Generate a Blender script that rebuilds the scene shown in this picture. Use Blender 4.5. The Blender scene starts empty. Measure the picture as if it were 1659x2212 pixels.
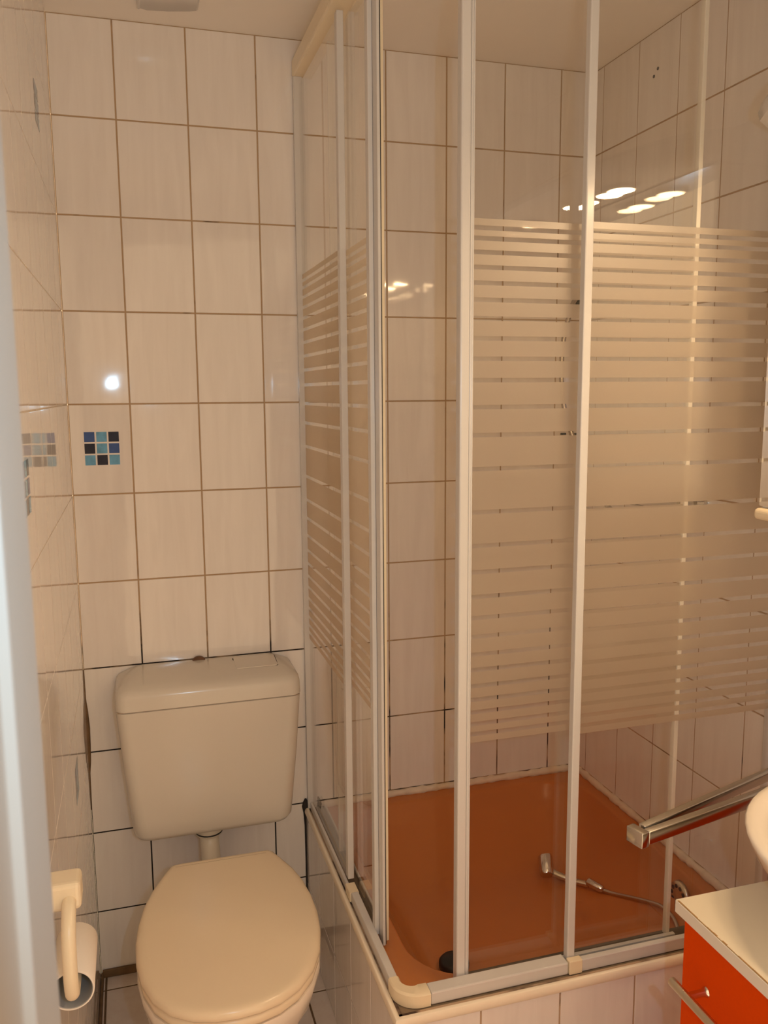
import bpy, bmesh, math, random
from mathutils import Vector, Matrix, Euler
random.seed(7)
C = bpy.context.scene.collection
sc = bpy.context.scene
PI = math.pi

# ------------------------------------------------------------------ camera
cam_d = bpy.data.cameras.new('camera')
cam = bpy.data.objects.new('camera', cam_d); C.objects.link(cam)
cam.location = (0.1301, -1.9813, 1.4220)
cam.rotation_euler = (1.4301, 0.0069, -0.2897)
cam_d.sensor_fit = 'VERTICAL'
cam_d.sensor_height = 32.0
cam_d.lens = 32.0 * 1827.88 / 2212.0
cam_d.clip_start = 0.02
cam_d.dof.use_dof = True
cam_d.dof.focus_distance = 1.75
cam_d.dof.aperture_fstop = cam_d.lens / 1.4
sc.camera = cam

# ------------------------------------------------------------------ world, exposure, flash
w = bpy.data.worlds.new('hallway_fill'); sc.world = w; w.use_nodes = True  # added warm fill through the doorway, in place of an unseen hallway light
w.node_tree.nodes['Background'].inputs[0].default_value = (1.0, 0.70, 0.41, 1)
w.node_tree.nodes['Background'].inputs[1].default_value = 1.62
sc.view_settings.view_transform = 'Standard'
sc.view_settings.look = 'None'
sc.view_settings.gamma = 1.0
sc.view_settings.use_curve_mapping = False
sc.view_settings.exposure = 0.0
sc.cycles.max_bounces = 12
sc.cycles.diffuse_bounces = 6
sc.cycles.glossy_bounces = 6
sc.cycles.transparent_max_bounces = 24
sc.cycles.sample_clamp_indirect = 12.0
sc.cycles.blur_glossy = 0.15

fl = bpy.data.lights.new('phone_flash', 'SPOT')
fl.energy = 8.3; fl.color = (0.46, 0.76, 1.0); fl.shadow_soft_size = 0.006
fl.spot_size = math.radians(112); fl.spot_blend = 0.35
flo = bpy.data.objects.new('phone_flash', fl); C.objects.link(flo)
flo.location = (0.234, -1.981, 1.431)
flo.rotation_euler = (1.4301, 0.0069, -0.2897)

BULB_POWER = 1.15
BULB_COLOR = (1.0, 0.68, 0.38)

# ------------------------------------------------------------------ dimensions
RX = 1.2686; RZ = 2.2; FZ = 0.03; FY = -1.735
TX0 = 0.1301; TW = 0.15; TH = 0.2
RIM = 0.388                      # top of the tiled shower base
BX0, BY0 = 0.508, -0.765         # outer faces of the base
GX, GY = 0.525, -0.728           # enclosure glass lines
CLEAR = [1.676,1.660,1.639,1.616,1.592,1.566,1.537,1.506,1.474,1.440,1.397,1.352,1.297,1.226,1.170,1.126,1.084,1.048,1.016,0.985,0.958,0.930,0.906,0.884,0.863,0.845]

# ------------------------------------------------------------------ helpers
ORG = {}
def obj(name, bm, mats, parent=None, smooth=False, label=None):
    me = bpy.data.meshes.new(name)
    o = bpy.data.objects.new(name, me)
    off = Vector((0, 0, 0))
    if parent is not None:
        off = ORG[parent.name]
        bmesh.ops.translate(bm, verts=bm.verts, vec=-off)
    bm.normal_update()
    bm.to_mesh(me); bm.free()
    if not isinstance(mats, (list, tuple)): mats = [mats]
    for m in mats: me.materials.append(m)
    if smooth:
        for p in me.polygons: p.use_smooth = True
    C.objects.link(o)
    if parent is not None: o.parent = parent
    ORG[o.name] = off
    if label: o['label'] = label
    return o
def thing(name, label, cat, loc=(0, 0, 0), group=None):
    o = bpy.data.objects.new(name, None); C.objects.link(o)
    o.empty_display_size = 0.05
    o.location = loc; ORG[o.name] = Vector(loc)
    o['label'] = label; o['category'] = cat
    if group: o['group'] = group
    return o
def tag(o, label, cat, group=None):
    o['label'] = label; o['category'] = cat
    if group: o['group'] = group
    return o
def struct(o):
    o['kind'] = 'structure'; return o

def box(bm, x0, x1, y0, y1, z0, z1, bev=0.0, seg=2, mi=0):
    r = bmesh.ops.create_cube(bm, size=1.0)
    vs = r['verts']
    for v in vs:
        v.co = Vector(((x0 + x1) / 2 + v.co.x * (x1 - x0), (y0 + y1) / 2 + v.co.y * (y1 - y0), (z0 + z1) / 2 + v.co.z * (z1 - z0)))
    fs = set(f for v in vs for f in v.link_faces)
    if bev > 0:
        es = list(set(e for v in vs for e in v.link_edges))
        rr = bmesh.ops.bevel(bm, geom=es, offset=bev, segments=seg, profile=0.5, affect='EDGES')
        fs = set(f for f in rr['faces']) | set(f for f in bm.faces if all(v in set(rr['verts']) for v in f.verts))
    for f in fs:
        if f.is_valid: f.material_index = mi
    return vs
def bx(*a, **k):
    bm = bmesh.new(); box(bm, *a, **k); return bm

def ring_loft(bm, rings, closed=True, cap0=False, cap1=False, mi=0):
    vr = [[bm.verts.new(p) for p in r] for r in rings]
    n = len(vr[0])
    for a, b in zip(vr, vr[1:]):
        for i in range(n if closed else n - 1):
            j = (i + 1) % n
            f = bm.faces.new((a[i], a[j], b[j], b[i])); f.material_index = mi
    if cap0: f = bm.faces.new(list(reversed(vr[0]))); f.material_index = mi
    if cap1: f = bm.faces.new(vr[-1]); f.material_index = mi
    return vr

def tube(bm, pts, rad, seg=16, caps=True, flat=None):
    pts = [Vector(p) for p in pts]
    rads = rad if isinstance(rad, (list, tuple)) else [rad] * len(pts)
    rings = []
    up = Vector((0, 0, 1))
    t0 = (pts[1] - pts[0]).normalized()
    if abs(t0.dot(up)) > 0.95: up = Vector((1, 0, 0))
    u = t0.cross(up).normalized()
    for i, p in enumerate(pts):
        if i == 0: t = t0
        elif i == len(pts) - 1: t = (pts[-1] - pts[-2]).normalized()
        else: t = (pts[i + 1] - pts[i - 1]).normalized()
        u = (u - t * u.dot(t)).normalized()
        v = t.cross(u)
        rings.append([p + (u * math.cos(a) + v * math.sin(a)) * rads[i] for a in [2 * PI * k / seg for k in range(seg)]])
    ring_loft(bm, rings, True, caps, caps)

def smooth_path(pts, n=8):
    P = [Vector(p) for p in pts]
    P = [P[0] * 2 - P[1]] + P + [P[-1] * 2 - P[-2]]
    out = []
    for i in range(1, len(P) - 2):
        for k in range(n):
            t = k / n
            a, b, c, d = P[i - 1], P[i], P[i + 1], P[i + 2]
            out.append(0.5 * ((2 * b) + (c - a) * t + (2 * a - 5 * b + 4 * c - d) * t * t + (3 * b - a - 3 * c + d) * t ** 3))
    out.append(P[-2]); return out

def lathe(bm, prof, center, axis='Z', seg=32):
    cx, cy, cz = center
    rings = []
    for r, h in prof:
        ring = []
        for k in range(seg):
            a = 2 * PI * k / seg
            if axis == 'Z': ring.append((cx + r * math.cos(a), cy + r * math.sin(a), cz + h))
            elif axis == 'X': ring.append((cx + h, cy + r * math.cos(a), cz + r * math.sin(a)))
            else: ring.append((cx + r * math.sin(a), cy + h, cz + r * math.cos(a)))
        rings.append(ring)
    ring_loft(bm, rings, True, prof[0][0] > 0, prof[-1][0] > 0)

def rrect(x0, x1, y0, y1, r, n=6):
    """rounded rectangle outline, counter clockwise"""
    pts = []
    for cx, cy, a0 in ((x1 - r, y1 - r, 0), (x0 + r, y1 - r, 90), (x0 + r, y0 + r, 180), (x1 - r, y0 + r, 270)):
        for k in range(n + 1):
            a = math.radians(a0 + 90 * k / n)
            pts.append((cx + r * math.cos(a), cy + r * math.sin(a)))
    return pts
def auto_smooth(o, deg=40):
    me = o.data
    for p in me.polygons: p.use_smooth = True
    bm = bmesh.new(); bm.from_mesh(me)
    lim = math.radians(deg)
    for e in bm.edges:
        if len(e.link_faces) == 2 and e.calc_face_angle(0) > lim: e.smooth = False
    bm.to_mesh(me); bm.free()
    return o

# ------------------------------------------------------------------ materials
def newmat(name):
    m = bpy.data.materials.new(name); m.use_nodes = True
    nt = m.node_tree
    return m, nt, nt.nodes['Principled BSDF']
def N(nt, t, **kw):
    n = nt.nodes.new(t)
    for k, v in kw.items(): setattr(n, k, v)
    return n
def simple(name, col, rough=0.4, metal=0.0, coat=0.0, spec=0.5, noise=0.0, nscale=30, bump=0.0):
    m, nt, b = newmat(name)
    b.inputs['Base Color'].default_value = (*col, 1)
    b.inputs['Roughness'].default_value = rough
    b.inputs['Metallic'].default_value = metal
    b.inputs['Coat Weight'].default_value = coat
    b.inputs['Coat Roughness'].default_value = 0.05
    b.inputs['Specular IOR Level'].default_value = spec
    tc = N(nt, 'ShaderNodeTexCoord')
    no = N(nt, 'ShaderNodeTexNoise'); no.inputs['Scale'].default_value = nscale; no.inputs['Detail'].default_value = 4
    nt.links.new(tc.outputs['Object'], no.inputs['Vector'])
    if noise > 0:
        mx = N(nt, 'ShaderNodeMix', data_type='RGBA')
        mx.inputs[6].default_value = (*[c * (1 - noise) for c in col], 1)
        mx.inputs[7].default_value = (*[min(1, c * (1 + noise)) for c in col], 1)
        nt.links.new(no.outputs['Fac'], mx.inputs[0]); nt.links.new(mx.outputs[2], b.inputs['Base Color'])
    if bump > 0:
        bu = N(nt, 'ShaderNodeBump'); bu.inputs['Strength'].default_value = bump; bu.inputs['Distance'].default_value = 0.002
        nt.links.new(no.outputs['Fac'], bu.inputs['Height']); nt.links.new(bu.outputs[0], b.inputs['Normal'])
    return m

def tile_mat(name, col, col2):
    m, nt, b = newmat(name)
    g = N(nt, 'ShaderNodeNewGeometry')
    # faint vertical streaks in the base colour
    mp = N(nt, 'ShaderNodeMapping'); mp.inputs['Scale'].default_value = (26, 26, 3.0)
    nt.links.new(g.outputs['Position'], mp.inputs['Vector'])
    n1 = N(nt, 'ShaderNodeTexNoise'); n1.inputs['Scale'].default_value = 1.6; n1.inputs['Detail'].default_value = 5; n1.inputs['Distortion'].default_value = 0.6
    nt.links.new(mp.outputs[0], n1.inputs['Vector'])
    mx = N(nt, 'ShaderNodeMix', data_type='RGBA'); mx.inputs[6].default_value = (*col, 1); mx.inputs[7].default_value = (*col2, 1)
    r = N(nt, 'ShaderNodeMapRange'); r.inputs[1].default_value = 0.35; r.inputs[2].default_value = 0.7
    nt.links.new(n1.outputs['Fac'], r.inputs[0]); nt.links.new(r.outputs[0], mx.inputs[0])
    nt.links.new(mx.outputs[2], b.inputs['Base Color'])
    b.inputs['Roughness'].default_value = 0.05
    b.inputs['Specular IOR Level'].default_value = 0.5
    n2 = N(nt, 'ShaderNodeTexNoise'); n2.inputs['Scale'].default_value = 9; n2.inputs['Detail'].default_value = 2
    nt.links.new(g.outputs['Position'], n2.inputs['Vector'])
    bu = N(nt, 'ShaderNodeBump'); bu.inputs['Strength'].default_value = 0.12; bu.inputs['Distance'].default_value = 0.004
    nt.links.new(n2.outputs['Fac'], bu.inputs['Height']); nt.links.new(bu.outputs[0], b.inputs['Normal'])
    return m
def grout_mat(name, base, dark, mode):
    """tan grout with black mould patches low down by the toilet (mode 'back'), or random mould specks"""
    m, nt, b = newmat(name)
    g = N(nt, 'ShaderNodeNewGeometry')
    n1 = N(nt, 'ShaderNodeTexNoise'); n1.inputs['Scale'].default_value = 14; n1.inputs['Detail'].default_value = 6
    nt.links.new(g.outputs['Position'], n1.inputs['Vector'])
    sx = N(nt, 'ShaderNodeSeparateXYZ'); nt.links.new(g.outputs['Position'], sx.inputs[0])
    z = N(nt, 'ShaderNodeMapRange'); z.inputs[1].default_value = 0.98; z.inputs[2].default_value = 0.62
    z.inputs[3].default_value = 0.0; z.inputs[4].default_value = 0.55 if mode == 'back' else 0.2
    nt.links.new(sx.outputs['Z'], z.inputs[0])
    x = N(nt, 'ShaderNodeMapRange'); x.inputs[1].default_value = 0.52; x.inputs[2].default_value = 0.62; x.inputs[3].default_value = 1; x.inputs[4].default_value = 0.35
    nt.links.new(sx.outputs['X'], x.inputs[0])
    mu = N(nt, 'ShaderNodeMath', operation='MULTIPLY'); nt.links.new(z.outputs[0], mu.inputs[0]); nt.links.new(x.outputs[0], mu.inputs[1])
    ad = N(nt, 'ShaderNodeMath', operation='ADD'); nt.links.new(mu.outputs[0], ad.inputs[0]); nt.links.new(n1.outputs['Fac'], ad.inputs[1])
    r = N(nt, 'ShaderNodeMapRange'); r.inputs[1].default_value = 0.62; r.inputs[2].default_value = 0.78
    nt.links.new(ad.outputs[0], r.inputs[0])
    mx = N(nt, 'ShaderNodeMix', data_type='RGBA'); mx.inputs[6].default_value = (*base, 1); mx.inputs[7].default_value = (*dark, 1)
    nt.links.new(r.outputs[0], mx.inputs[0]); nt.links.new(mx.outputs[2], b.inputs['Base Color'])
    b.inputs['Roughness'].default_value = 0.85
    return m

M_TILE = tile_mat('glazed_tile', (0.83, 0.79, 0.755), (0.78, 0.735, 0.70))
M_GROUT = grout_mat('tile_grout', (0.44, 0.31, 0.19), (0.02, 0.016, 0.014), 'back')
M_GROUT_R = grout_mat('tile_grout_shower', (0.46, 0.33, 0.22), (0.06, 0.035, 0.025), 'right')
M_GROUT_L = grout_mat('tile_grout_left', (0.72, 0.64, 0.54), (0.12, 0.08, 0.05), 'left')
M_BLUE = simple('motif_blue', (0.045, 0.10, 0.30), 0.12, noise=0.35, nscale=60)
M_NAVY = simple('motif_navy', (0.018, 0.022, 0.045), 0.12, noise=0.3, nscale=60)
M_AQUA = simple('motif_aqua', (0.14, 0.38, 0.60), 0.12, noise=0.55, nscale=55)
M_CEIL = simple('ceiling_paint', (0.86, 0.82, 0.77), 0.6, noise=0.03, nscale=4)
M_FLOOR = tile_mat('floor_tile', (0.74, 0.66, 0.60), (0.70, 0.60, 0.54))
M_FGROUT = simple('floor_grout', (0.16, 0.10, 0.05), 0.9, noise=0.5, nscale=40)
M_CIST = simple('cistern_plastic', (0.70, 0.66, 0.59), 0.16, spec=0.5, noise=0.02, nscale=8)
M_SEAM = simple('dark_seam', (0.06, 0.045, 0.03), 0.7)
M_SEAM2 = simple('soft_seam', (0.40, 0.32, 0.24), 0.7)
M_LID = simple('lid_plastic', (0.82, 0.70, 0.52), 0.22, noise=0.02, nscale=6)
M_CERAM = simple('ceramic', (0.84, 0.77, 0.67), 0.07, coat=0.4)
M_PIPE = simple('pipe_plastic', (0.72, 0.66, 0.55), 0.3, noise=0.05)
M_RUBBER = simple('black_rubber', (0.012, 0.012, 0.013), 0.45)
M_PVC = simple('white_enamel', (0.63, 0.615, 0.60), 0.22, spec=0.5, noise=0.03, nscale=10)
M_PVC2 = simple('yellowed_plastic', (0.80, 0.69, 0.50), 0.3, noise=0.06, nscale=25)
M_TRIMW = simple('edge_trim_pvc', (0.86, 0.77, 0.62), 0.28, noise=0.05, nscale=18)
M_DIRT = simple('grimy_channel', (0.10, 0.075, 0.05), 0.8, noise=0.6, nscale=60)
M_LEDGE = simple('grubby_mortar', (0.20, 0.145, 0.09), 0.8, noise=0.5, nscale=50)
M_TRAY = simple('orange_brown_acrylic', (0.50, 0.175, 0.048), 0.2, spec=0.35, noise=0.06, nscale=5)
M_SEAL = simple('silicone', (0.74, 0.62, 0.50), 0.45, noise=0.22, nscale=45, bump=0.6)
M_CHROME = simple('chrome', (0.70, 0.69, 0.68), 0.10, metal=1.0)
M_STEEL = simple('brushed_steel', (0.62, 0.55, 0.44), 0.28, metal=1.0)
M_ORANGE = simple('orange_laminate', (0.66, 0.062, 0.0), 0.6, spec=0.04, noise=0.05, nscale=200)
M_TOP = simple('laminate_worktop', (0.72, 0.65, 0.51), 0.35, noise=0.04, nscale=5)
M_EDGE = simple('worktop_edging', (0.72, 0.66, 0.58), 0.4)
M_GLUE = simple('brown_glue_line', (0.34, 0.19, 0.07), 0.7, noise=0.4, nscale=60)
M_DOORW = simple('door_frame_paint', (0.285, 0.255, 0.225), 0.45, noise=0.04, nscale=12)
M_MIRROR = simple('mirror_silver', (0.9, 0.9, 0.9), 0.03, metal=1.0)
M_CARD = simple('cardboard_tube', (0.78, 0.62, 0.44), 0.85, noise=0.08, nscale=60)
M_CARDIN = simple('grey_cardboard_inside', (0.36, 0.37, 0.37), 0.9)
M_PAPER = simple('toilet_paper', (0.82, 0.76, 0.68), 0.95)
M_HOSE = simple('steel_hose', (0.55, 0.5, 0.45), 0.25, metal=1.0)
M_SEALP = simple('clear_plastic_strip', (0.78, 0.74, 0.66), 0.2)

def glass_mat():
    m = bpy.data.materials.new('clear_safety_glass'); m.use_nodes = True
    nt = m.node_tree; nt.nodes.clear()
    out = N(nt, 'ShaderNodeOutputMaterial')
    tr = N(nt, 'ShaderNodeBsdfTransparent'); tr.inputs[0].default_value = (0.985, 0.98, 0.965, 1)
    gl = N(nt, 'ShaderNodeBsdfGlossy'); gl.inputs['Roughness'].default_value = 0.012; gl.inputs[0].default_value = (0.95, 0.97, 1, 1)
    lw = N(nt, 'ShaderNodeLayerWeight'); lw.inputs[0].default_value = 0.5
    pw = N(nt, 'ShaderNodeMath', operation='POWER'); pw.inputs[1].default_value = 4.5
    ml = N(nt, 'ShaderNodeMath', operation='MULTIPLY_ADD'); ml.inputs[1].default_value = 0.9; ml.inputs[2].default_value = 0.04
    mx = N(nt, 'ShaderNodeMixShader')
    nt.links.new(lw.outputs['Facing'], pw.inputs[0]); nt.links.new(pw.outputs[0], ml.inputs[0])
    nt.links.new(ml.outputs[0], mx.inputs[0]); nt.links.new(tr.outputs[0], mx.inputs[1]); nt.links.new(gl.outputs[0], mx.inputs[2])
    nt.links.new(mx.outputs[0], out.inputs[0])
    return m
def frost_mat():
    m = bpy.data.materials.new('frosted_band'); m.use_nodes = True
    nt = m.node_tree; nt.nodes.clear()
    out = N(nt, 'ShaderNodeOutputMaterial')
    tl = N(nt, 'ShaderNodeBsdfTranslucent'); tl.inputs[0].default_value = (0.90, 0.82, 0.70, 1)
    df = N(nt, 'ShaderNodeBsdfDiffuse'); df.inputs[0].default_value = (0.55, 0.47, 0.38, 1)
    tr = N(nt, 'ShaderNodeBsdfTransparent'); tr.inputs[0].default_value = (0.9, 0.86, 0.8, 1)
    a = N(nt, 'ShaderNodeMixShader'); a.inputs[0].default_value = 0.16
    b = N(nt, 'ShaderNodeMixShader'); b.inputs[0].default_value = 0.14
    gl = N(nt, 'ShaderNodeBsdfGlossy'); gl.inputs['Roughness'].default_value = 0.36
    c = N(nt, 'ShaderNodeMixShader'); c.inputs[0].default_value = 0.13
    nt.links.new(tl.outputs[0], a.inputs[1]); nt.links.new(df.outputs[0], a.inputs[2])
    nt.links.new(a.outputs[0], b.inputs[1]); nt.links.new(tr.outputs[0], b.inputs[2])
    nt.links.new(b.outputs[0], c.inputs[1]); nt.links.new(gl.outputs[0], c.inputs[2])
    nt.links.new(c.outputs[0], out.inputs[0])
    return m
M_GLASS = glass_mat(); M_FROST = frost_mat()

# ------------------------------------------------------------------ tiled surfaces
def tiled(name, origin, U, V, Nrm, uj, vj, mats, holes=(), depth=0.012, gap=0.0028, motifs={}, tilts={}, rnd=0.35, parent=None, edge=1.0):
    """A slab of grout carrying glazed tiles with rounded edges. uj, vj: joint positions."""
    origin, U, V, Nrm = map(Vector, (origin, U, V, Nrm))
    me_v, me_f, me_n, me_m = [], [], [], []
    def P(u, v, n): return origin + U * u + V * v + Nrm * n
    flip = U.cross(V).dot(Nrm) < 0
    def quad(idx, nr, mi):
        if flip: idx = idx[::-1]; nr = nr[::-1]
        me_f.append(idx); me_n.extend(nr); me_m.append(mi)
    u0, u1, v0, v1 = uj[0], uj[-1], vj[0], vj[-1]
    def inhole(a, b, c, d):
        for h in holes:
            if a >= h[0] - 1e-4 and b <= h[1] + 1e-4 and c >= h[2] - 1e-4 and d <= h[3] + 1e-4: return True
        return False
    k = len(me_v)
    gd = -0.0009
    # grout slab as closed box (front face slightly behind the glaze)
    if not holes:
        c = [P(u, v, n) for n in (gd, -depth) for (u, v) in ((u0, v0), (u1, v0), (u1, v1), (u0, v1))]
        me_v += c
        for idx, nv in (((0, 1, 2, 3), Nrm), ((7, 6, 5, 4), -Nrm), ((4, 5, 1, 0), -V), ((5, 6, 2, 1), U), ((6, 7, 3, 2), V), ((7, 4, 0, 3), -U)):
            quad([k + i for i in idx], [nv] * 4, 1)
    for i in range(len(uj) - 1):
        for j in range(len(vj) - 1):
            a, b, c, d = uj[i], uj[i + 1], vj[j], vj[j + 1]
            if inhole(a, b, c, d): continue
            if holes:
                k = len(me_v); me_v += [P(a, c, gd), P(b, c, gd), P(b, d, gd), P(a, d, gd)]
                quad([k, k + 1, k + 2, k + 3], [Nrm] * 4, 1)
            if b - a < 0.008 or d - c < 0.008: continue
            g = gap / 2
            a += g; b -= g; c += g; d -= g
            tu, tv = tilts.get((i, j), (random.gauss(0, rnd) * PI / 180, random.gauss(0, rnd) * PI / 180))
            nt_ = (Nrm + U * tu + V * tv).normalized()
            rings = [(0, -0.0011, 1.0 * edge), (0.0004, -0.0004, 0.75 * edge), (0.0012, 0.0, 0.0)]
            ids = []
            for ins, h, tl in rings:
                base = len(me_v)
                for (u, v) in ((a + ins, c + ins), (b - ins, c + ins), (b - ins, d - ins), (a + ins, d - ins)):
                    me_v.append(P(u, v, h))
                ids.append([base, base + 1, base + 2, base + 3])
            outd = [(-V), U, V, (-U)]
            for r in range(2):
                t0, t1 = rings[r][2], rings[r + 1][2]
                for s in range(4):
                    s2 = (s + 1) % 4
                    nA = (nt_ * (1 - t0 * 0.8) + outd[s] * t0).normalized(); nB = (nt_ * (1 - t1 * 0.8) + outd[s] * t1).normalized()
                    quad([ids[r][s], ids[r][s2], ids[r + 1][s2], ids[r + 1][s]], [nA, nA, nB, nB], 0)
            quad(list(ids[2]), [nt_] * 4, 0)
            if (i, j) in motifs:
                mu, mv, s, cols = motifs[(i, j)]
                step = s / 3
                for r in range(3):
                    for q in range(3):
                        uu = mu + (q - 1) * step; vv = mv + (1 - r) * step; h = step * 0.43
                        base = len(me_v)
                        me_v.extend([P(uu - h, vv - h, 0.0003), P(uu + h, vv - h, 0.0003), P(uu + h, vv + h, 0.0003), P(uu - h, vv + h, 0.0003)])
                        quad([base, base + 1, base + 2, base + 3], [nt_] * 4, cols[r][q])
    me = bpy.data.meshes.new(name)
    me.from_pydata([tuple(v) for v in me_v], [], me_f)
    for m in mats: me.materials.append(m)
    for p, mi in zip(me.polygons, me_m): p.material_index = mi; p.use_smooth = True
    me.normals_split_custom_set([tuple(n) for n in me_n])
    o = bpy.data.objects.new(name, me); C.objects.link(o)
    ORG[o.name] = Vector((0, 0, 0))
    return o

zj = [FZ] + [RZ - TH * k for k in range(10, -1, -1)]
xj = [0.0, TX0 - 0.0] + [TX0 + TW * k for k in range(1, 8)] + [RX]
WM = [M_TILE, M_GROUT, M_BLUE, M_NAVY, M_AQUA]
MOT = [[2, 4, 3], [3, 4, 2], [4, 3, 4]]
# joints list -> tile (col, row); row index of the z interval 1.2..1.4 is 6
struct(tiled('wall_back', (0, 0, 0), (1, 0, 0), (0, 0, 1), (0, -1, 0), xj, zj, WM,
             motifs={(0, 6): (0.0665, 1.3025, 0.077, MOT)}, tilts={(0, 7): (0.0445, -0.010), (1, 7): (0.052, -0.006), (3, 7): (0.02, -0.006)}))
yj = [-1.70 + 0.0] + [-0.15 * k for k in range(11, -1, -1)]
ML = {(12 - 1 - 2, 10): (-0.335, 1.915, 0.073, MOT), (12 - 1 - 2, 4): (-0.345, 0.69, 0.073, MOT), (12 - 1 - 5, 6): (-0.832, 1.305, 0.073, MOT)}
struct(tiled('wall_left', (0, 0, 0), (0, 1, 0), (0, 0, 1), (1, 0, 0), [-1.70, -1.65] + [-0.15 * k for k in range(10, -1, -1)], zj, [M_TILE, M_GROUT_L, M_BLUE, M_NAVY, M_AQUA], motifs=ML, rnd=0.10, gap=0.0020, edge=0.25))
ryj = [-1.735] + [-0.047 - 0.15 * k for k in range(11, -1, -1)] + [0.0]
struct(tiled('wall_right', (RX, 0, 0), (0, 1, 0), (0, 0, 1), (-1, 0, 0), ryj, zj, [M_TILE, M_GROUT_R]))
# tiled base of the shower: front and toilet side faces
fj = [BX0, 0.659, 0.81, 0.961, 1.112, RX]
bz = [FZ, 0.188, RIM]
fr = struct(tiled('wall_shower_front', (0, BY0, 0), (1, 0, 0), (0, 0, 1), (0, -1, 0), fj, bz, [M_TILE, M_GROUT_R]))
lj = [BY0, -0.6, -0.45, -0.3, -0.15, -0.002]
struct(tiled('wall_shower_side', (BX0, 0, 0), (0, 1, 0), (0, 0, 1), (-1, 0, 0), lj, bz, [M_TILE, M_GROUT_R]))
# floor
flx = [0.0] + [0.012 + 0.15 * k for k in range(0, 9)] + [RX]
fly = [FY] + [-0.05 - 0.15 * k for k in range(11, -1, -1)] + [0.0]
struct(tiled('floor', (0, 0, FZ), (1, 0, 0), (0, 1, 0), (0, 0, 1), flx, fly, [M_FLOOR, M_FGROUT], gap=0.004, depth=0.03))
struct(obj('ceiling', bx(-0.05, RX + 0.05, FY - 0.1, 0.05, RZ, RZ + 0.04), M_CEIL))
# wall round the doorway the picture is taken through
bm = bmesh.new()
box(bm, -0.05, 0.06, FY - 0.06, FY, FZ, RZ)
box(bm, 0.86, RX + 0.05, FY - 0.06, FY, FZ, RZ)
box(bm, 0.06, 0.86, FY - 0.06, FY, 2.06, RZ)
struct(obj('wall_front', bm, M_CEIL))
# white door frame, near left edge of the picture (profile in plan, extruded upwards)
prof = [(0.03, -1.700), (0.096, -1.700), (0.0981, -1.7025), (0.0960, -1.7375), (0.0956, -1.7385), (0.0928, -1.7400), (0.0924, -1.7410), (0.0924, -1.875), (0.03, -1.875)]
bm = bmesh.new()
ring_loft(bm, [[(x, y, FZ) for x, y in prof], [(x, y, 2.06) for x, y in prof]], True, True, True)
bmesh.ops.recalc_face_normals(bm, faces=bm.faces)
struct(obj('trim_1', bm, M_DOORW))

# ------------------------------------------------------------------ shower base edging and sealant
bm = bmesh.new()
def edge_sweep(bm, path, prof):
    """sweep a (outward, z) profile along a corner path in plan, mitred"""
    rings = []
    P = [Vector((x, y, 0)) for x, y in path]
    for i, p in enumerate(P):
        d = []
        if i > 0: d.append((P[i] - P[i - 1]).normalized())
        if i < len(P) - 1: d.append((P[i + 1] - P[i]).normalized())
        t = sum(d, Vector()).normalized()
        n = Vector((t.y, -t.x, 0))          # right-hand side of the direction of travel
        sc_ = 1 / max(0.3, n.dot(Vector((d[0].y, -d[0].x, 0))))
        rings.append([p + n * (o * sc_) + Vector((0, 0, z)) for o, z in prof])
    ring_loft(bm, rings, True, True, True)
tp = [(0.0065 * math.cos(a) - 0.0020, RIM - 0.0075 + 0.0105 * math.sin(a)) for a in [math.radians(-80 + 16 * k) for k in range(14)]]
path = [(BX0, -0.004), (BX0, BY0), (RX - 0.002, BY0)]
edge_sweep(bm, [(x, y) for x, y in path], [(o + 0.0, z) for o, z in tp])
bmesh.ops.recalc_face_normals(bm, faces=bm.faces)
auto_smooth(struct(obj('trim_2', bm, M_TRIMW)))
# dirty ledge between the edging and the rail
struct(obj('trim_3', (lambda b: (box(b, BX0 + 0.006, BX0 + 0.03, BY0 + 0.006, -0.004, RIM - 0.02, RIM - 0.001), box(b, BX0 + 0.03, RX - 0.002, BY0 + 0.006, BY0 + 0.045, RIM - 0.02, RIM - 0.001), b)[2])(bmesh.new()), M_LEDGE))
# silicone bead along back and right walls
bm = bmesh.new()
def bead(bm, a, b, r, n=60):
    pts = []
    for i in range(n + 1):
        t = i / n
        p = Vector(a).lerp(Vector(b), t)
        pts.append(p)
    rings = []
    d = (Vector(b) - Vector(a)).normalized()
    u = d.cross(Vector((0, 0, 1))).normalized()
    for p in pts:
        rr = r * (1 + random.uniform(-0.22, 0.22))
        rings.append([p + (u * math.cos(k * PI / 4) + Vector((0, 0, 1)) * math.sin(k * PI / 4)) * rr for k in range(8)])
    ring_loft(bm, rings, True, True, True)
bead(bm, (0.54, -0.001, RIM + 0.002), (RX - 0.002, -0.001, RIM + 0.004), 0.0100)
bead(bm, (RX - 0.001, -0.002, RIM + 0.003), (RX - 0.001, -0.71, RIM + 0.004), 0.0100)
bmesh.ops.recalc_face_normals(bm, faces=bm.faces)
struct(obj('trim_4', bm, M_SEAL, smooth=True))

M_BROWN = simple('brown_old_silicone', (0.15, 0.085, 0.035), 0.7, noise=0.5, nscale=45)
M_MOULD = simple('black_mouldy_joint', (0.025, 0.020, 0.018), 0.8, noise=0.5, nscale=60)
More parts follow.
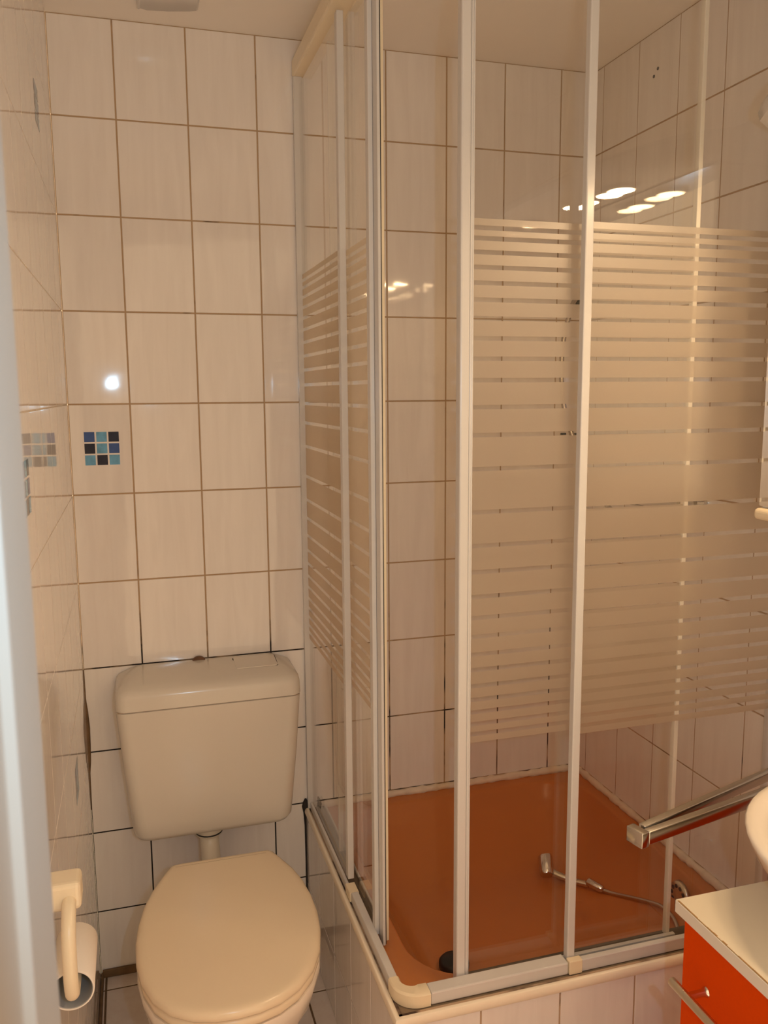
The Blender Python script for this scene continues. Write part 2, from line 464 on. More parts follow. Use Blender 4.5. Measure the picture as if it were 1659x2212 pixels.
# brown old silicone where the back and left walls meet the floor, and in the corner above
bm = bmesh.new()
box(bm, 0.004, BX0 - 0.004, -0.0065, -0.0006, FZ + 0.0005, FZ + 0.021, bev=0.002)
box(bm, 0.0006, 0.0065, -0.60, -0.007, FZ + 0.0005, FZ + 0.018, bev=0.002)
struct(obj('trim_5', bm, M_BROWN))
def vbead(x, y, zs):
    bm = bmesh.new()
    rings = [[(x + r * math.cos(k * PI / 5), y + r * math.sin(k * PI / 5), z) for k in range(10)] for z, r in zs]
    ring_loft(bm, rings, True, True, True)
    bmesh.ops.recalc_face_normals(bm, faces=bm.faces); return bm
struct(obj('trim_6', vbead(0.0005, -0.0005, [(0.46, 0.0006), (0.55, 0.0020), (0.58, 0.0050), (0.62, 0.0062), (0.66, 0.0070), (0.70, 0.0048), (0.73, 0.0018), (0.80, 0.0010)]), M_BROWN, smooth=True))
struct(obj('trim_7', vbead(BX0 - 0.001, -0.001, [(FZ + 0.03, 0.0022), (0.15, 0.0035), (0.25, 0.0030), (0.34, 0.0036), (0.375, 0.0060), (0.392, 0.0095), (0.402, 0.0070), (0.412, 0.0020)]), M_MOULD, smooth=True))

# ------------------------------------------------------------------ shower tray
TFLOOR = 0.25
tray = thing('shower_tray', 'orange-brown acrylic tray set in the raised tiled shower base', 'shower tray', (0.89, -0.36, TFLOOR))
bm = bmesh.new()
def rr3(x0, x1, y0, y1, r, z, n=8): return [(x, y, z) for x, y in rrect(x0, x1, y0, y1, r, n)]
x0, x1, y0, y1 = BX0 + 0.031, RX - 0.003, BY0 + 0.046, -0.003
def inner(dl, z, r): return rr3(0.580 + dl * 0.55, RX - 0.035 - dl * 0.55, -0.693 + dl * 0.5, -0.040 - dl, r, z)
rings = [rr3(x0, x1, y0, y1, 0.004, RIM - 0.02), rr3(x0, x1, y0, y1, 0.004, RIM - 0.003),
         inner(-0.010, RIM - 0.003, 0.125), inner(-0.003, RIM - 0.0045, 0.120), inner(0.003, RIM - 0.009, 0.118), inner(0.009, RIM - 0.02, 0.116), inner(0.05, RIM - 0.06, 0.115),
         inner(0.115, TFLOOR + 0.028, 0.11), inner(0.14, TFLOOR + 0.012, 0.105), inner(0.165, TFLOOR + 0.003, 0.10), inner(0.20, TFLOOR, 0.08)]
ring_loft(bm, rings, True, False, True)
bmesh.ops.recalc_face_normals(bm, faces=bm.faces)
for f in bm.faces:
    pass
o = obj('tray_basin', bm, M_TRAY, tray); auto_smooth(o, 50)
md = o.modifiers.new('thick', 'SOLIDIFY'); md.thickness = 0.005; md.offset = -1
# patterned overflow grate on the right side of the tray
bm = bmesh.new()
OV = (1.215, -0.545, 0.345)
lathe(bm, [(0.0, -0.006), (0.018, -0.006), (0.030, -0.004), (0.032, 0.004)], OV, 'X', 28)
gr = obj('overflow_grate', bm, M_STEEL, tray, True)
bm = bmesh.new()
for k in range(10):
    a = 2 * PI * k / 10
    lathe(bm, [(0.0, -0.0062), (0.0045, -0.0060), (0.0045, -0.003)], (OV[0] - 0.0005, OV[1] + 0.021 * math.cos(a), OV[2] + 0.021 * math.sin(a)), 'X', 8)
obj('overflow_hole', bm, M_RUBBER, gr)

# black round plug lying by the tray's front corner
bm = bmesh.new()
lathe(bm, [(0.028, 0.0), (0.031, 0.006), (0.031, 0.016), (0.026, 0.022), (0.010, 0.024), (0.0, 0.024)], (0.713, -0.500, TFLOOR + 0.0012), 'Z', 32)
pl_ = tag(obj('drain_plug', bm, M_RUBBER, None, True), 'round black rubber plug in the tray behind the front door post', 'plug')

# ------------------------------------------------------------------ hand shower and hose lying in the tray
HP = None

# ------------------------------------------------------------------ shower enclosure
enc = thing('shower_enclosure', 'white framed corner shower cabin with frosted-band sliding glass doors', 'shower enclosure', (GX, GY, RIM))
GB, GT = RIM + 0.012, 2.10
def pane(axis, c, a, b, z0=GB, z1=GT, th=0.004, name='glass_pane', parent=enc, frost_side=-1):
    """glass sheet at axis=c spanning a..b, frosted between the clear lines"""
    bm = bmesh.new()
    lv = [z0, 0.830]
    for zc in reversed(CLEAR): lv += [zc - 0.0036, zc + 0.0036]
    lv += [1.690, z1]
    kinds = [0] + [1 if i % 2 == 0 else 0 for i in range(len(lv) - 3)] + [0]
    def P(n, t, z): return (n, t, z) if axis == 'x' else (t, n, z)
    cols = []
    for z in lv:
        cols.append([bm.verts.new(P(c - th / 2, a, z)), bm.verts.new(P(c - th / 2, b, z)), bm.verts.new(P(c + th / 2, b, z)), bm.verts.new(P(c + th / 2, a, z))])
    for i in range(len(lv) - 1):
        A, B = cols[i], cols[i + 1]
        for s in range(4):
            f = bm.faces.new((A[s], A[(s + 1) % 4], B[(s + 1) % 4], B[s]))
            f.material_index = kinds[i] if s == (0 if frost_side < 0 else 2) else 0
    bm.faces.new(cols[0][::-1]); bm.faces.new(cols[-1])
    bmesh.ops.recalc_face_normals(bm, faces=bm.faces)
    return obj(name, bm, [M_GLASS, M_FROST], parent)
ZB, ZT = RIM + 0.004, GT + 0.01
DY, DX = -0.707, 0.541           # planes of the sliding doors, a little further in
fpf = pane('y', GY, 0.850, RX - 0.012, name='fixed_panel')
fpl = pane('x', GX, -0.365, -0.012, name='fixed_panel')
# their leading posts
obj('post', bx(0.8375, 0.8525, GY - 0.009, GY + 0.006, ZB + 0.006, ZT, bev=0.002), M_PVC, fpf)
obj('post', bx(GX - 0.003, GX + 0.010, -0.380, -0.362, ZB + 0.020, ZT, bev=0.0015), M_PVC, fpl)
sdf = pane('y', DY, 0.652, 1.064, name='sliding_door')
sdl = pane('x', DX, -0.545, -0.235, name='sliding_door')
bm = bmesh.new()
box(bm, 0.632, 0.6485, DY - 0.012, DY + 0.008, ZB - 0.001, ZT, bev=0.003)
box(bm, 0.6488, 0.6525, DY - 0.010, DY + 0.006, ZB + 0.001, ZT, bev=0.001)
box(bm, 0.653, 0.656, DY - 0.008, DY + 0.005, ZB + 0.001, ZT, bev=0.001)
obj('post', bm, M_PVC, sdf)
bm = bmesh.new()
box(bm, 0.531, 0.5392, -0.553, -0.535, ZB + 0.006, ZT, bev=0.001)
box(bm, 0.5395, 0.5450, -0.578, -0.545, ZB - 0.002, ZT, bev=0.0015)
obj('post', bm, M_PVC, sdl)
obj('magnet_seal', bx(0.5452, 0.5466, -0.576, -0.560, ZB, ZT), M_RUBBER, sdl)
obj('seal_strip', bx(0.5468, 0.5525, -0.573, -0.558, ZB + 0.004, ZT, bev=0.001), M_PVC2, sdl)
# trailing strips of the doors
obj('seal_strip', bx(1.060, 1.068, DY - 0.006, DY + 0.006, ZB + 0.003, ZT, bev=0.001), M_SEALP, sdf)
obj('seal_strip', bx(DX - 0.004, DX + 0.005, -0.240, -0.232, ZB + 0.003, ZT, bev=0.001), M_SEALP, sdl)
# wall profiles
obj('wall_profile', bx(GX - 0.014, GX + 0.006, -0.014, -0.002, ZB - 0.002, 2.118, bev=0.001), M_PVC, enc)
obj('wall_profile', bx(RX - 0.016, RX - 0.003, GY - 0.010, GY + 0.010, ZB - 0.002, 2.118, bev=0.001), M_PVC, enc)
# bottom rail: outer lip, grimy channel, inner lip
bm = bmesh.new()
R0 = RIM + 0.0005
box(bm, 0.5165, 0.5225, -0.385, -0.016, R0, R0 + 0.019, bev=0.0015)
box(bm, 0.5165, 0.532, -0.692, -0.425, R0, R0 + 0.023, bev=0.0025)
box(bm, 0.574, 0.834, -0.749, -0.722, R0, R0 + 0.023, bev=0.0025)
box(bm, 0.861, RX - 0.004, -0.749, -0.7375, R0, R0 + 0.023, bev=0.0015)
obj('bottom_rail', bm, M_PVC, enc)
bm = bmesh.new()
box(bm, 0.5216, 0.551, -0.52, -0.016, R0, R0 + 0.004)
box(bm, 0.66, RX - 0.004, -0.7215, -0.694, R0, R0 + 0.004)
box(bm, 0.861, RX - 0.004, -0.7374, -0.7216, R0, R0 + 0.004)
obj('grimy_channel', bm, M_DIRT, enc)
bm = bmesh.new()
box(bm, 0.5515, 0.556, -0.52, -0.016, R0, R0 + 0.009, bev=0.001)
box(bm, 0.661, 1.075, -0.7212, -0.7135, R0 + 0.0045, R0 + 0.013, bev=0.001)
obj('inner_lip', bm, M_PVC, enc)
# corner clips
def clip(x0, x1, y0, y1, h=0.026):
    bm = bmesh.new(); box(bm, x0, x1, y0, y1, R0, R0 + h, bev=0.0015)
    obj('rail_clip', bm, M_PVC2, enc, label='yellowed rail clip')
clip(0.8345, 0.8605, -0.752, -0.7385)
clip(0.5140, 0.534, -0.424, -0.386, 0.020)
# rounded corner pieces bottom and top
def corner_piece(z0, z1, xo, xi, yo, yi, ro=0.044, ex=0.573, ey=-0.693):
    bm = bmesh.new()
    cx, cy = xo + ro, yo + ro
    rings = []
    pts = [(xo, ey, xi, ey)]
    for k in range(13):
        t = k / 12
        a = PI + (PI / 2) * t
        w_ = (xi - xo) * (1 - t) + (yi - yo) * t
        ri = ro - w_
        pts.append((cx + ro * math.cos(a), cy + ro * math.sin(a), cx + ri * math.cos(a), cy + ri * math.sin(a)))
    pts.append((ex, yo, ex, yi))
    for ox, oy, ix, iy in pts:
        rings.append([(ox, oy, z0), (ox, oy, z1 - 0.003), (ox * 0.85 + ix * 0.15, oy * 0.85 + iy * 0.15, z1), (ox * 0.15 + ix * 0.85, oy * 0.15 + iy * 0.85, z1), (ix, iy, z1 - 0.003), (ix, iy, z0)])
    ring_loft(bm, rings, True, True, True)
    bmesh.ops.recalc_face_normals(bm, faces=bm.faces)
    return bm
auto_smooth(obj('corner_piece', corner_piece(R0, R0 + 0.0245, 0.5145, 0.5335, -0.7505, -0.720), M_PVC2, enc, label='yellowed rounded corner piece'), 35)
# top rail
bm = bmesh.new()
box(bm, 0.510, 0.556, -0.68, -0.002, 2.118, 2.155, bev=0.004)
box(bm, 0.58, RX - 0.003, -0.752, -0.690, 2.118, 2.155, bev=0.004)
obj('top_rail', bm, M_PVC2, enc)
auto_smooth(obj('corner_piece', corner_piece(2.118, 2.155, 0.510, 0.540, -0.752, -0.715, ro=0.05, ex=0.585, ey=-0.676), M_PVC2, enc), 35)

# ------------------------------------------------------------------ cistern
cis = thing('cistern', 'cream plastic wall-hung toilet cistern with a push button', 'cistern', (0.27, -0.075, 0.42))
def cist_ring(z, xl, xr, yf, r):
    pts = []
    n = 6
    # back corners square against the wall, front corners rounded
    pts.append((xl, -0.003)); 
    for k in range(n + 1):
        a = PI + (PI / 2) * k / n
        pts.append((xl + r + r * math.cos(a), yf + r + r * math.sin(a)))
    for k in range(n + 1):
        a = 1.5 * PI + (PI / 2) * k / n
        pts.append((xr - r + r * math.cos(a), yf + r + r * math.sin(a)))
    pts.append((xr, -0.003))
    return [(x, y, z) for x, y in pts]
rs = []
for z, xl, xr, yf, r in [(0.421, 0.125, 0.425, -0.095, 0.030), (0.4215, 0.110, 0.438, -0.110, 0.032), (0.426, 0.100, 0.447, -0.122, 0.034), (0.438, 0.0935, 0.454, -0.128, 0.034),
                         (0.47, 0.0905, 0.457, -0.130, 0.032), (0.60, 0.079, 0.468, -0.136, 0.028), (0.734, 0.069, 0.477, -0.140, 0.026), (0.7355, 0.072, 0.474, -0.137, 0.025)]:
    rs.append(cist_ring(z, xl, xr, yf, r))
bm = bmesh.new(); ring_loft(bm, rs, True, True, True); bmesh.ops.recalc_face_normals(bm, faces=bm.faces)
auto_smooth(obj('tank_body', bm, M_CIST, cis), 45)
obj('seam', bx(0.073, 0.473, -0.1375, -0.004, 0.7356, 0.7374), M_SEAM2, cis)
rs = []
for z, xl, xr, yf, r, zb in [(0.7376, 0.068, 0.478, -0.141, 0.026, 0), (0.765, 0.069, 0.477, -0.141, 0.026, 0), (0.776, 0.071, 0.475, -0.137, 0.026, 0), (0.784, 0.078, 0.468, -0.127, 0.026, 0),
                             (0.789, 0.090, 0.456, -0.110, 0.022, 0.002), (0.795, 0.105, 0.441, -0.085, 0.018, 0.003), (0.799, 0.118, 0.428, -0.055, 0.012, 0.003), (0.800, 0.13, 0.415, -0.03, 0.008, 0.003)]:
    rg = cist_ring(z, xl, xr, yf, r)
    rs.append(rg)
bm = bmesh.new(); ring_loft(bm, rs, True, True, True); bmesh.ops.recalc_face_normals(bm, faces=bm.faces)
lid = auto_smooth(obj('tank_lid', bm, M_CIST, cis), 60)
bm = bmesh.new()
# push button: slightly raised tile with a dark seam round it
def sloped_slab(bm, x0, x1, y0, y1, zf, zb, t, r):
    pts = rrect(x0, x1, y0, y1, r, 4)
    f = lambda y: zf + (zb - zf) * (y - y0) / (y1 - y0)
    ring_loft(bm, [[(x, y, f(y) - 0.004) for x, y in pts], [(x, y, f(y) + t) for x, y in pts]], True, True, True)
sloped_slab(bm, 0.334, 0.434, -0.088, -0.022, 0.7935, 0.8005, 0.0008, 0.006)
obj('button_seam', bm, M_SEAM, lid)
bm = bmesh.new(); sloped_slab(bm, 0.336, 0.432, -0.0865, -0.0235, 0.7937, 0.8003, 0.0022, 0.005)
obj('flush_button', bm, M_CIST, lid)

# flush pipe
fp = thing('flush_pipe', 'short cream flush pipe between the cistern and the toilet bowl', 'pipe', (0.262, -0.075, 0.39))
bm = bmesh.new(); tube(bm, smooth_path([(0.262, -0.075, 0.425), (0.262, -0.078, 0.395), (0.262, -0.09, 0.37), (0.262, -0.12, 0.345), (0.262, -0.17, 0.33), (0.262, -0.21, 0.325)], 5), 0.022, 20)
obj('pipe', bm, M_PIPE, fp, True)
bm = bmesh.new(); lathe(bm, [(0.029, 0), (0.031, 0.003), (0.031, 0.024), (0.026, 0.026)], (0.262, -0.075, 0.399), 'Z', 28)
co = auto_smooth(obj('collar', bm, M_PIPE, fp))
bm = bmesh.new(); lathe(bm, [(0.0312, 0), (0.0318, 0.001), (0.0318, 0.0025), (0.0312, 0.0035)], (0.262, -0.075, 0.404), 'Z', 28)
obj('rubber_ring', bm, M_RUBBER, co, True)
# old brown supply fitting behind the cistern top
bm = bmesh.new(); lathe(bm, [(0.018, -0.012), (0.018, -0.002)], (0.258, 0.0, 0.79), 'Y', 24)
tag(obj('wall_outlet_cap', bm, simple('rusty_brown', (0.16, 0.08, 0.04), 0.6, noise=0.4, nscale=60), None, True), 'small round brown cap on the wall just above the cistern', 'pipe cap')

# ------------------------------------------------------------------ toilet
toi = thing('toilet', 'cream floor-standing toilet with its lid closed', 'toilet', (0.265, -0.45, FZ))
def lid_outline(s=0.0, dy=0.0, cx=0.2645):
    """outline, back to front; s = inset"""
    half = [(0.085, -0.236), (0.102, -0.238), (0.112, -0.246), (0.128, -0.282), (0.146, -0.325), (0.160, -0.375), (0.168, -0.43), (0.1705, -0.485), (0.167, -0.54), (0.156, -0.595), (0.136, -0.643), (0.108, -0.679), (0.072, -0.703), (0.036, -0.714), (0.0, -0.717)]
    pts = [Vector((hx, y)) for hx, y in half]
    full = [Vector((-p.x, p.y)) for p in pts] + [p for p in reversed(pts[:-1])]
    pts = [p for p in pts]
    c = Vector((0, -0.47))
    out = []
    n = len(full)
    for i, p in enumerate(full):
        t = (full[(i + 1) % n] - full[i - 1]).normalized()
        nr = Vector((-t.y, t.x))
        if nr.dot(c - p) < 0: nr = -nr
        q = p + nr * s
        out.append((cx + q.x + (q.y + 0.47) * 0.046, q.y + dy))
    return out
def stack(levels):
    bm = bmesh.new()
    ring_loft(bm, [[(x, y, z) for x, y in lid_outline(s, dy)] for s, z, dy in levels], True, True, True)
    bmesh.ops.recalc_face_normals(bm, faces=bm.faces)
    return bm
ZL = 0.430
auto_smooth(obj('toilet_lid', stack([(0.010, ZL - 0.019, 0), (0.003, ZL - 0.0185, 0), (0.0, ZL - 0.015, 0), (0.0005, ZL - 0.009, 0), (0.003, ZL - 0.004, 0), (0.008, ZL - 0.001, 0), (0.014, ZL, 0), (0.02, ZL + 0.0004, 0)]), M_LID, toi), 60)
auto_smooth(obj('toilet_seat', stack([(0.012, ZL - 0.040, 0), (0.006, ZL - 0.039, 0), (0.003, ZL - 0.034, 0), (0.0025, ZL - 0.026, 0), (0.006, ZL - 0.0215, 0), (0.012, ZL - 0.0205, 0)]), M_LID, toi), 60)
bm = bmesh.new()
lv = [(-0.000, ZL - 0.0415, 1.0, 0.0), (-0.002, ZL - 0.048, 1.0, 0.0), (-0.002, ZL - 0.065, 0.985, 0.0), (0.0, ZL - 0.10, 0.95, 0.004), (0, ZL - 0.16, 0.84, 0.018), (0, ZL - 0.22, 0.70, 0.03), (0, ZL - 0.28, 0.60, 0.035), (0, ZL - 0.36, 0.56, 0.035), (0, FZ + 0.0008, 0.60, 0.03)]
rings = []
for s, z, k, dy in lv:
    rings.append([(0.2645 + (x - 0.2645) * k * (0.985), -0.42 + (y + 0.42) * (k * 0.98 + 0.0) + dy, z) for x, y in lid_outline(s)])
ring_loft(bm, rings, True, True, True); bmesh.ops.recalc_face_normals(bm, faces=bm.faces)
auto_smooth(obj('toilet_bowl', bm, M_CERAM, toi), 70)
for sx in (-1, 1):
    bm = bmesh.new(); lathe(bm, [(0.008, -0.02), (0.008, 0.02)], (0.275 + sx * 0.07, -0.240, ZL - 0.031), 'X', 16)
    obj('hinge', bm, M_LID, toi, True)

# ------------------------------------------------------------------ toilet roll holder and empty roll
HX, HY, HZ = 0.032, -1.0, 0.80
th_ = thing('toilet_roll_holder', 'cream plastic toilet roll holder on the left wall beside the door frame', 'toilet roll holder', (0.0, -0.93, 0.80))
obj('mounting_plate', bx(0.001, 0.044, -0.945, -0.905, 0.790, 0.826, bev=0.006, seg=3), M_PVC2, th_)
bm = bmesh.new(); tube(bm, smooth_path([(0.030, -0.93, 0.803), (0.030, -0.955, 0.800), (0.030, -0.978, 0.778), (0.030, -0.985, 0.740), (0.030, -0.978, 0.705), (0.030, -0.958, 0.697), (0.030, -0.93, 0.697), (0.030, -0.86, 0.697)], 6), 0.0085, 18)
obj('hook_arm', bm, M_PVC2, th_, True)
roll = thing('toilet_roll', 'nearly empty toilet roll tube hanging on the wall holder', 'toilet roll', (0.030, -0.90, 0.688))
bm = bmesh.new()
def hollow(bm, y0, y1, cx, cz, ro, ri, seg=40):
    prof = [(ri, y1), (ri, y0), (ro - 0.0004, y0), (ro, y0 + 0.0006), (ro, y1 - 0.0006), (ro - 0.0004, y1), (ri, y1)]
    lathe_r = []
    for r, h in prof:
        lathe_r.append([(cx + r * math.sin(2 * PI * k / seg), h, cz + r * math.cos(2 * PI * k / seg)) for k in range(seg)])
    ring_loft(bm, lathe_r)
hollow(bm, -0.957, -0.855, 0.0280, 0.692, 0.0265, 0.0245)
bmesh.ops.recalc_face_normals(bm, faces=bm.faces)
auto_smooth(obj('paper', bm, M_PAPER, roll))
bm = bmesh.new(); hollow(bm, -0.956, -0.856, 0.0280, 0.692, 0.0243, 0.0236); bmesh.ops.recalc_face_normals(bm, faces=bm.faces)
auto_smooth(obj('cardboard_core', bm, M_CARDIN, roll, label='grey inside of the tube'))

# ------------------------------------------------------------------ ceiling vent
bm = bmesh.new()
pts = [(0.183, -0.095), (0.198, -0.090), (0.24, -0.096), (0.285, -0.108), (0.299, -0.114), (0.300, -0.30), (0.18, -0.30), (0.180, -0.09)]
ring_loft(bm, [[(x, y, RZ - 0.001) for x, y in pts], [(x, y, RZ - 0.010) for x, y in pts], [(0.24 + (x - 0.24) * 0.93, -0.2 + (y + 0.2) * 0.95, RZ - 0.014) for x, y in pts]], True, True, True)
bmesh.ops.recalc_face_normals(bm, faces=bm.faces)
tag(auto_smooth(obj('ceiling_cover', bm, M_PVC, None)), 'white plastic cover with a rounded edge on the ceiling above the toilet', 'ceiling cover')

# ------------------------------------------------------------------ vanity, worktop, basin
WX, WY, WZ = 0.795, -1.091, 0.751
van = thing('vanity_unit', 'bright orange vanity unit with a bar handle at the right edge', 'vanity unit', (1.03, -1.42, FZ))
WEND = -1.70
obj('carcass', bx(WX + 0.030, RX - 0.001, WEND + 0.01, WY - 0.008, FZ + 0.001, WZ - 0.0175), M_ORANGE, van)
dr = obj('door', bx(WX + 0.0105, WX + 0.029, -1.388, WY - 0.008, FZ + 0.05, WZ - 0.0185, bev=0.001), M_ORANGE, van)
dr2 = obj('door', bx(WX + 0.0105, WX + 0.029, WEND + 0.012, -1.392, FZ + 0.05, WZ - 0.0185, bev=0.001), M_ORANGE, van)
wt = thing('worktop', 'cream laminate worktop lying on the orange vanity unit', 'worktop', (1.03, -1.40, WZ))
obj('slab', bx(WX + 0.0012, RX - 0.001, WEND, WY - 0.0012, WZ - 0.0165, WZ), M_TOP, wt)
bm = bmesh.new()
box(bm, WX, WX + 0.001, WEND, WY, WZ - 0.0168, WZ - 0.0006)
box(bm, WX, RX - 0.001, WY - 0.001, WY, WZ - 0.0168, WZ - 0.0006)
obj('edge_band', bm, M_EDGE, wt, label='paler edge banding')
bm = bmesh.new()
yy = WY - 0.004
while yy > WEND + 0.02:
    L = random.uniform(0.006, 0.03); wd = random.uniform(0.0004, 0.0022)
    box(bm, WX + 0.0012, WX + 0.0014 + wd, yy - L, yy, WZ - 0.0002, WZ + 0.0003); yy -= L
obj('glue_line', bm, M_GLUE, wt, label='brown glue line along the edge')

# mirror cabinet, basin etc. are placed further down
# handle
def handle(parent, x, y0, z0, y1, z1, posts):
    bm = bmesh.new(); tube(bm, [(x - 0.030, y0, z0), (x - 0.030, y1, z1)], 0.006, 20)
    h = auto_smooth(obj('handle', bm, M_STEEL, parent, label='brushed steel bar handle'))
    for y, z in posts:
        bm = bmesh.new(); tube(bm, [(x - 0.026, y, z), (x - 0.006, y, z), (x - 0.0015, y, z), (x - 0.0002, y, z)], [0.0048, 0.0048, 0.0062, 0.0068], 18)
        auto_smooth(obj('handle_post', bm, M_CHROME, h))
handle(dr, WX + 0.0105, -1.118, 0.655, -1.36, 0.655, [(-1.148, 0.655), (-1.33, 0.655)])

bas = thing('wash_basin', 'cream ceramic bowl basin standing on the worktop at the right edge', 'wash basin', (1.045, -1.26, WZ))
bm = bmesh.new()
def ell(rx, ry, z, n=56): return [(1.045 + rx * math.cos(2 * PI * k / n), -1.26 + ry * math.sin(2 * PI * k / n), z) for k in range(n)]
ring_loft(bm, [ell(0.06, 0.06, WZ + 0.001), ell(0.10, 0.105, WZ + 0.003), ell(0.14, 0.15, WZ + 0.02), ell(0.185, 0.20, WZ + 0.055), ell(0.205, 0.222, WZ + 0.085), ell(0.212, 0.230, WZ + 0.102), ell(0.213, 0.231, WZ + 0.107),
               ell(0.210, 0.228, WZ + 0.111), ell(0.203, 0.221, WZ + 0.112), ell(0.186, 0.204, WZ + 0.110), ell(0.181, 0.199, WZ + 0.102), ell(0.165, 0.182, WZ + 0.06), ell(0.12, 0.13, WZ + 0.03), ell(0.03, 0.03, WZ + 0.02)], True, True, True)
bmesh.ops.recalc_face_normals(bm, faces=bm.faces)
auto_smooth(obj('bowl', bm, M_CERAM, bas), 60)

# ------------------------------------------------------------------ chrome towel rail, two flat bars meeting at the tip
M_RAIL = simple('worn_chrome', (0.58, 0.56, 0.53), 0.17, metal=1.0)
rail = thing('towel_rail', 'chrome double-bar towel rail reaching out from the right wall', 'towel rail', (RX, -0.90, 0.80))
def bar(name, a, b, wv, hv, par, mat=M_RAIL):
    a, b = Vector(a), Vector(b); d = (b - a).normalized(); s = Vector((-d.y, d.x, 0)).normalized()
    bm = bmesh.new()
    prof = [(-wv, -hv), (wv, -hv), (wv, hv), (-wv, hv)]
    ring_loft(bm, [[p + s * u + Vector((0, 0, v)) for u, v in prof] for p in (a, b)], True, True, True)
    bmesh.ops.recalc_face_normals(bm, faces=bm.faces)
    bmesh.ops.bevel(bm, geom=list(bm.edges), offset=0.0015, segments=2, profile=0.5, affect='EDGES')
    return auto_smooth(obj(name, bm, mat, par), 50)
TIP = (0.800, -1.008, 0.795)
bar('front_bar', (0.803, -1.010, 0.795), (RX - 0.014, -0.910, 0.795), 0.006, 0.010, rail)
bar('rear_bar', (0.806, -0.994, 0.797), (RX - 0.014, -0.855, 0.797), 0.006, 0.008, rail)
bar('end_cap', (0.786, -1.006, 0.795), (0.800, -1.0025, 0.795), 0.0150, 0.0115, rail)
obj('wall_plate', bx(RX - 0.014, RX - 0.0005, -0.925, -0.84, 0.775, 0.82, bev=0.003), M_CHROME, rail)

# ------------------------------------------------------------------ mirror cabinet with light canopy
MX = 1.142
cab = thing('mirror_cabinet', 'mirror cabinet with a lit canopy above the basin at the right edge', 'mirror cabinet', (1.2, -1.25, 1.22))
obj('carcass', bx(MX + 0.004, RX - 0.001, -1.66, -0.806, 1.225, 1.819), M_PVC, cab)
for a, b in ((-1.09, -0.803), (-1.375, -1.093), (-1.66, -1.378)):
    obj('mirror_door', bx(MX, MX + 0.0035, a, b, 1.228, 1.818), M_MIRROR, cab)
obj('bottom_shelf', bx(MX - 0.010, RX - 0.001, -1.66, -0.800, 1.205, 1.2245, bev=0.007, seg=4), M_PVC2, cab, label='cream rounded bottom ledge')
# canopy: bow-fronted hood, deeper in the middle than at its ends
bm = bmesh.new()
secs = []
YC = 0.5 * (-0.795 - 1.665)
for k in range(25):
    t = -1 + 2 * k / 24
    y = YC - t * 0.435
    d = 0.018 + 0.125 * math.sqrt(max(0.0, 1 - abs(t) ** 2.2))     # how far it bows out beyond the cabinet
    xf = 1.145 - d
    secs.append([(RX - 0.001, y, 1.820), (1.16, y, 1.820), (xf + 0.02, y, 1.824), (xf + 0.004, y, 1.831), (xf, y, 1.842), (xf + 0.006, y, 1.857), (xf + 0.03, y, 1.874), (1.20, y, 1.890), (RX - 0.001, y, 1.893)])
ring_loft(bm, secs, True, True, True)
bmesh.ops.recalc_face_normals(bm, faces=bm.faces)
can = auto_smooth(obj('light_canopy', bm, M_PVC, cab), 40)
m, nt, b = newmat('lamp_glow'); b.inputs['Emission Color'].default_value = (1, 0.72, 0.38, 1); b.inputs['Emission Strength'].default_value = 16
M_GLOW = m
for i, (lx, ly) in enumerate(((1.085, -1.02), (1.075, -1.14), (1.075, -1.35), (1.085, -1.47))):
    bm = bmesh.new(); lathe(bm, [(0.034, 0.0), (0.034, -0.004), (0.029, -0.006), (0.028, 0.0)], (lx, ly, 1.820), 'Z', 28)
    obj('lamp_ring', bm, M_CHROME, can, True)
    bm = bmesh.new(); lathe(bm, [(0.0, -0.0035), (0.027, -0.003), (0.027, 0.0)], (lx, ly, 1.819), 'Z', 28)
    obj('lamp_lens', bm, M_GLOW, can, True)
    L = bpy.data.lights.new('cabinet_lamp', 'AREA'); L.shape = 'DISK'; L.size = 0.05
    L.energy = BULB_POWER; L.color = BULB_COLOR
    lo = bpy.data.objects.new('cabinet_lamp', L); C.objects.link(lo); lo.location = (lx, ly, 1.814)

# ------------------------------------------------------------------ shower mixer on the right wall, hose and hand shower
mix = thing('shower_mixer', 'chrome shower mixer tap on the right wall behind the frosted glass', 'shower mixer', (RX, -0.40, 1.18))
bm = bmesh.new(); tube(bm, [(RX - 0.055, -0.32, 1.185), (RX - 0.055, -0.48, 1.185)], 0.021, 24); auto_smooth(obj('body', bm, M_CHROME, mix))
for y in (-0.325, -0.475):
    bm = bmesh.new(); lathe(bm, [(0.030, -0.001), (0.030, -0.008), (0.013, -0.012), (0.013, -0.05)], (RX, y, 1.185), 'X', 24); auto_smooth(obj('wall_rose', bm, M_CHROME, mix))
bm = bmesh.new(); tube(bm, [(RX - 0.055, -0.40, 1.20), (RX - 0.075, -0.40, 1.225), (RX - 0.15, -0.40, 1.235)], [0.018, 0.012, 0.008], 16); obj('lever', bm, M_CHROME, mix, True)
bm = bmesh.new(); tube(bm, smooth_path([(1.236, -0.030, 1.640), (1.215, -0.085, 1.655), (1.170, -0.11, 1.640), (1.145, -0.12, 1.585), (1.133, -0.12, 1.52), (1.128, -0.13, 1.44), (1.134, -0.14, 1.37), (1.150, -0.16, 1.30), (1.168, -0.20, 1.22), (1.190, -0.26, 1.15), (1.207, -0.33, 1.12), (1.213, -0.39, 1.14), (1.2136, -0.40, 1.166)], 6), 0.006, 12); obj('hanging_hose', bm, M_HOSE, mix, True)
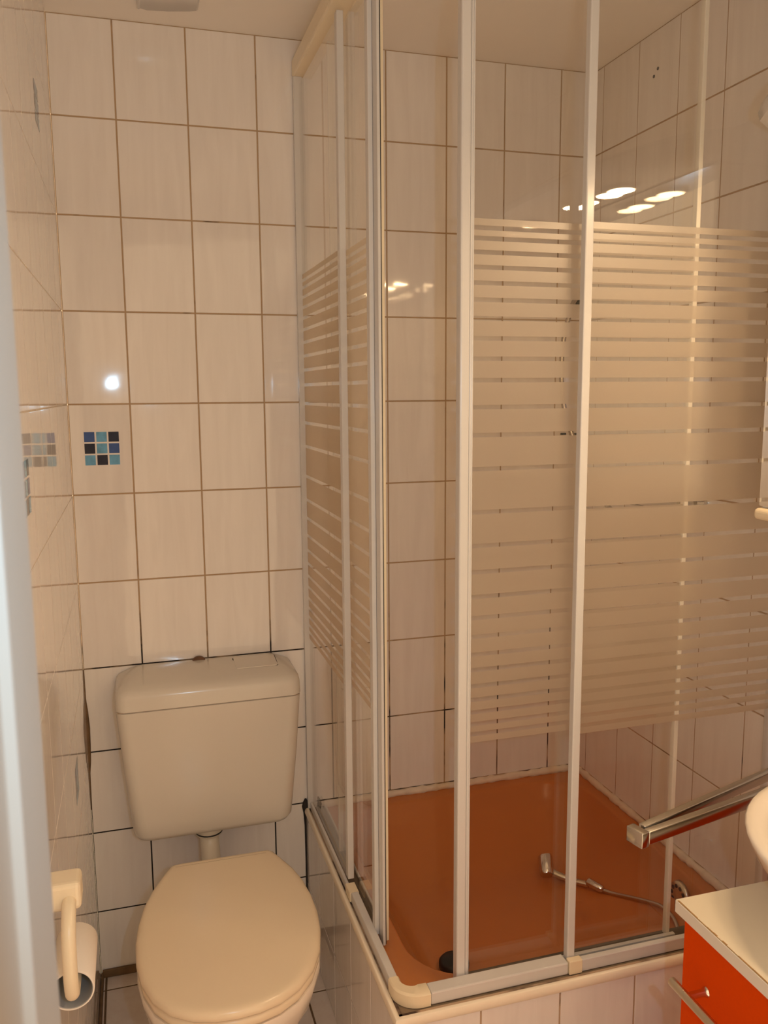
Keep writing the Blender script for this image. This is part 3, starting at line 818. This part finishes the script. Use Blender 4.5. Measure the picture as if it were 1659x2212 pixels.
# wall hook high on the back wall
bm = bmesh.new(); lathe(bm, [(0.014, -0.001), (0.014, -0.006), (0.008, -0.01), (0.008, -0.024), (0.0, -0.025)], (1.238, 0, 1.638), 'Y', 18)
tag(obj('wall_hook', bm, M_RUBBER, None, True), 'small dark round hook on the shower back wall near the corner', 'hook')
for k, (x, z) in enumerate(((1.205, 1.312), (1.240, 1.311))):
    tag(obj('wall_plug', bx(x - 0.008, x + 0.008, -0.004, -0.0005, z - 0.003, z + 0.002, bev=0.001), M_RUBBER), ('left' if k == 0 else 'right') + ' one of two short dark marks on the shower back wall corner', 'wall plug')
for k, (y, z) in enumerate(((-0.258, 2.105), (-0.272, 2.117))):
    bm = bmesh.new(); lathe(bm, [(0.0035, -0.0012), (0.0035, -0.0003)], (RX, y, z), 'X', 12)
    tag(obj('screw_hole', bm, M_SEAM), ('farther' if k == 0 else 'nearer') + ' of two small dark drill holes high on the right shower wall', 'screw hole')

hs = thing('hand_shower', 'chrome hand shower lying in the orange-brown tray with its hose', 'hand shower', (1.05, -0.24, TFLOOR))
Z0 = TFLOOR
bm = bmesh.new(); tube(bm, [(1.052, -0.240, Z0 + 0.048), (1.0515, -0.243, Z0 + 0.045), (1.041, -0.272, Z0 + 0.019), (1.040, -0.275, Z0 + 0.0165)], [0.0155, 0.0175, 0.0175, 0.0155], 24); auto_smooth(obj('shower_head', bm, M_CHROME, hs))
bm = bmesh.new(); tube(bm, smooth_path([(1.046, -0.262, Z0 + 0.024), (1.062, -0.278, Z0 + 0.018), (1.092, -0.306, Z0 + 0.012), (1.120, -0.330, Z0 + 0.011)], 5), [0.0085] * 8 + [0.0075] * 8, 18); obj('grip', bm, M_STEEL, hs, True)
bm = bmesh.new(); tube(bm, [(1.118, -0.326, Z0 + 0.020), (1.120, -0.330, Z0 + 0.018), (1.140, -0.358, Z0 + 0.012), (1.142, -0.361, Z0 + 0.011)], [0.007, 0.010, 0.0095, 0.007], 20); obj('hose_connector', bm, M_CHROME, hs, True)
hose = [(1.142, -0.361, Z0 + 0.011), (1.155, -0.385, Z0 + 0.014), (1.168, -0.430, Z0 + 0.030), (1.180, -0.480, Z0 + 0.048), (1.186, -0.525, Z0 + 0.062), (1.183, -0.570, Z0 + 0.064), (1.165, -0.610, Z0 + 0.060), (1.13, -0.635, Z0 + 0.058)]
bm = bmesh.new(); tube(bm, smooth_path(hose, 8), 0.005, 12); obj('hose', bm, M_HOSE, hs, True)
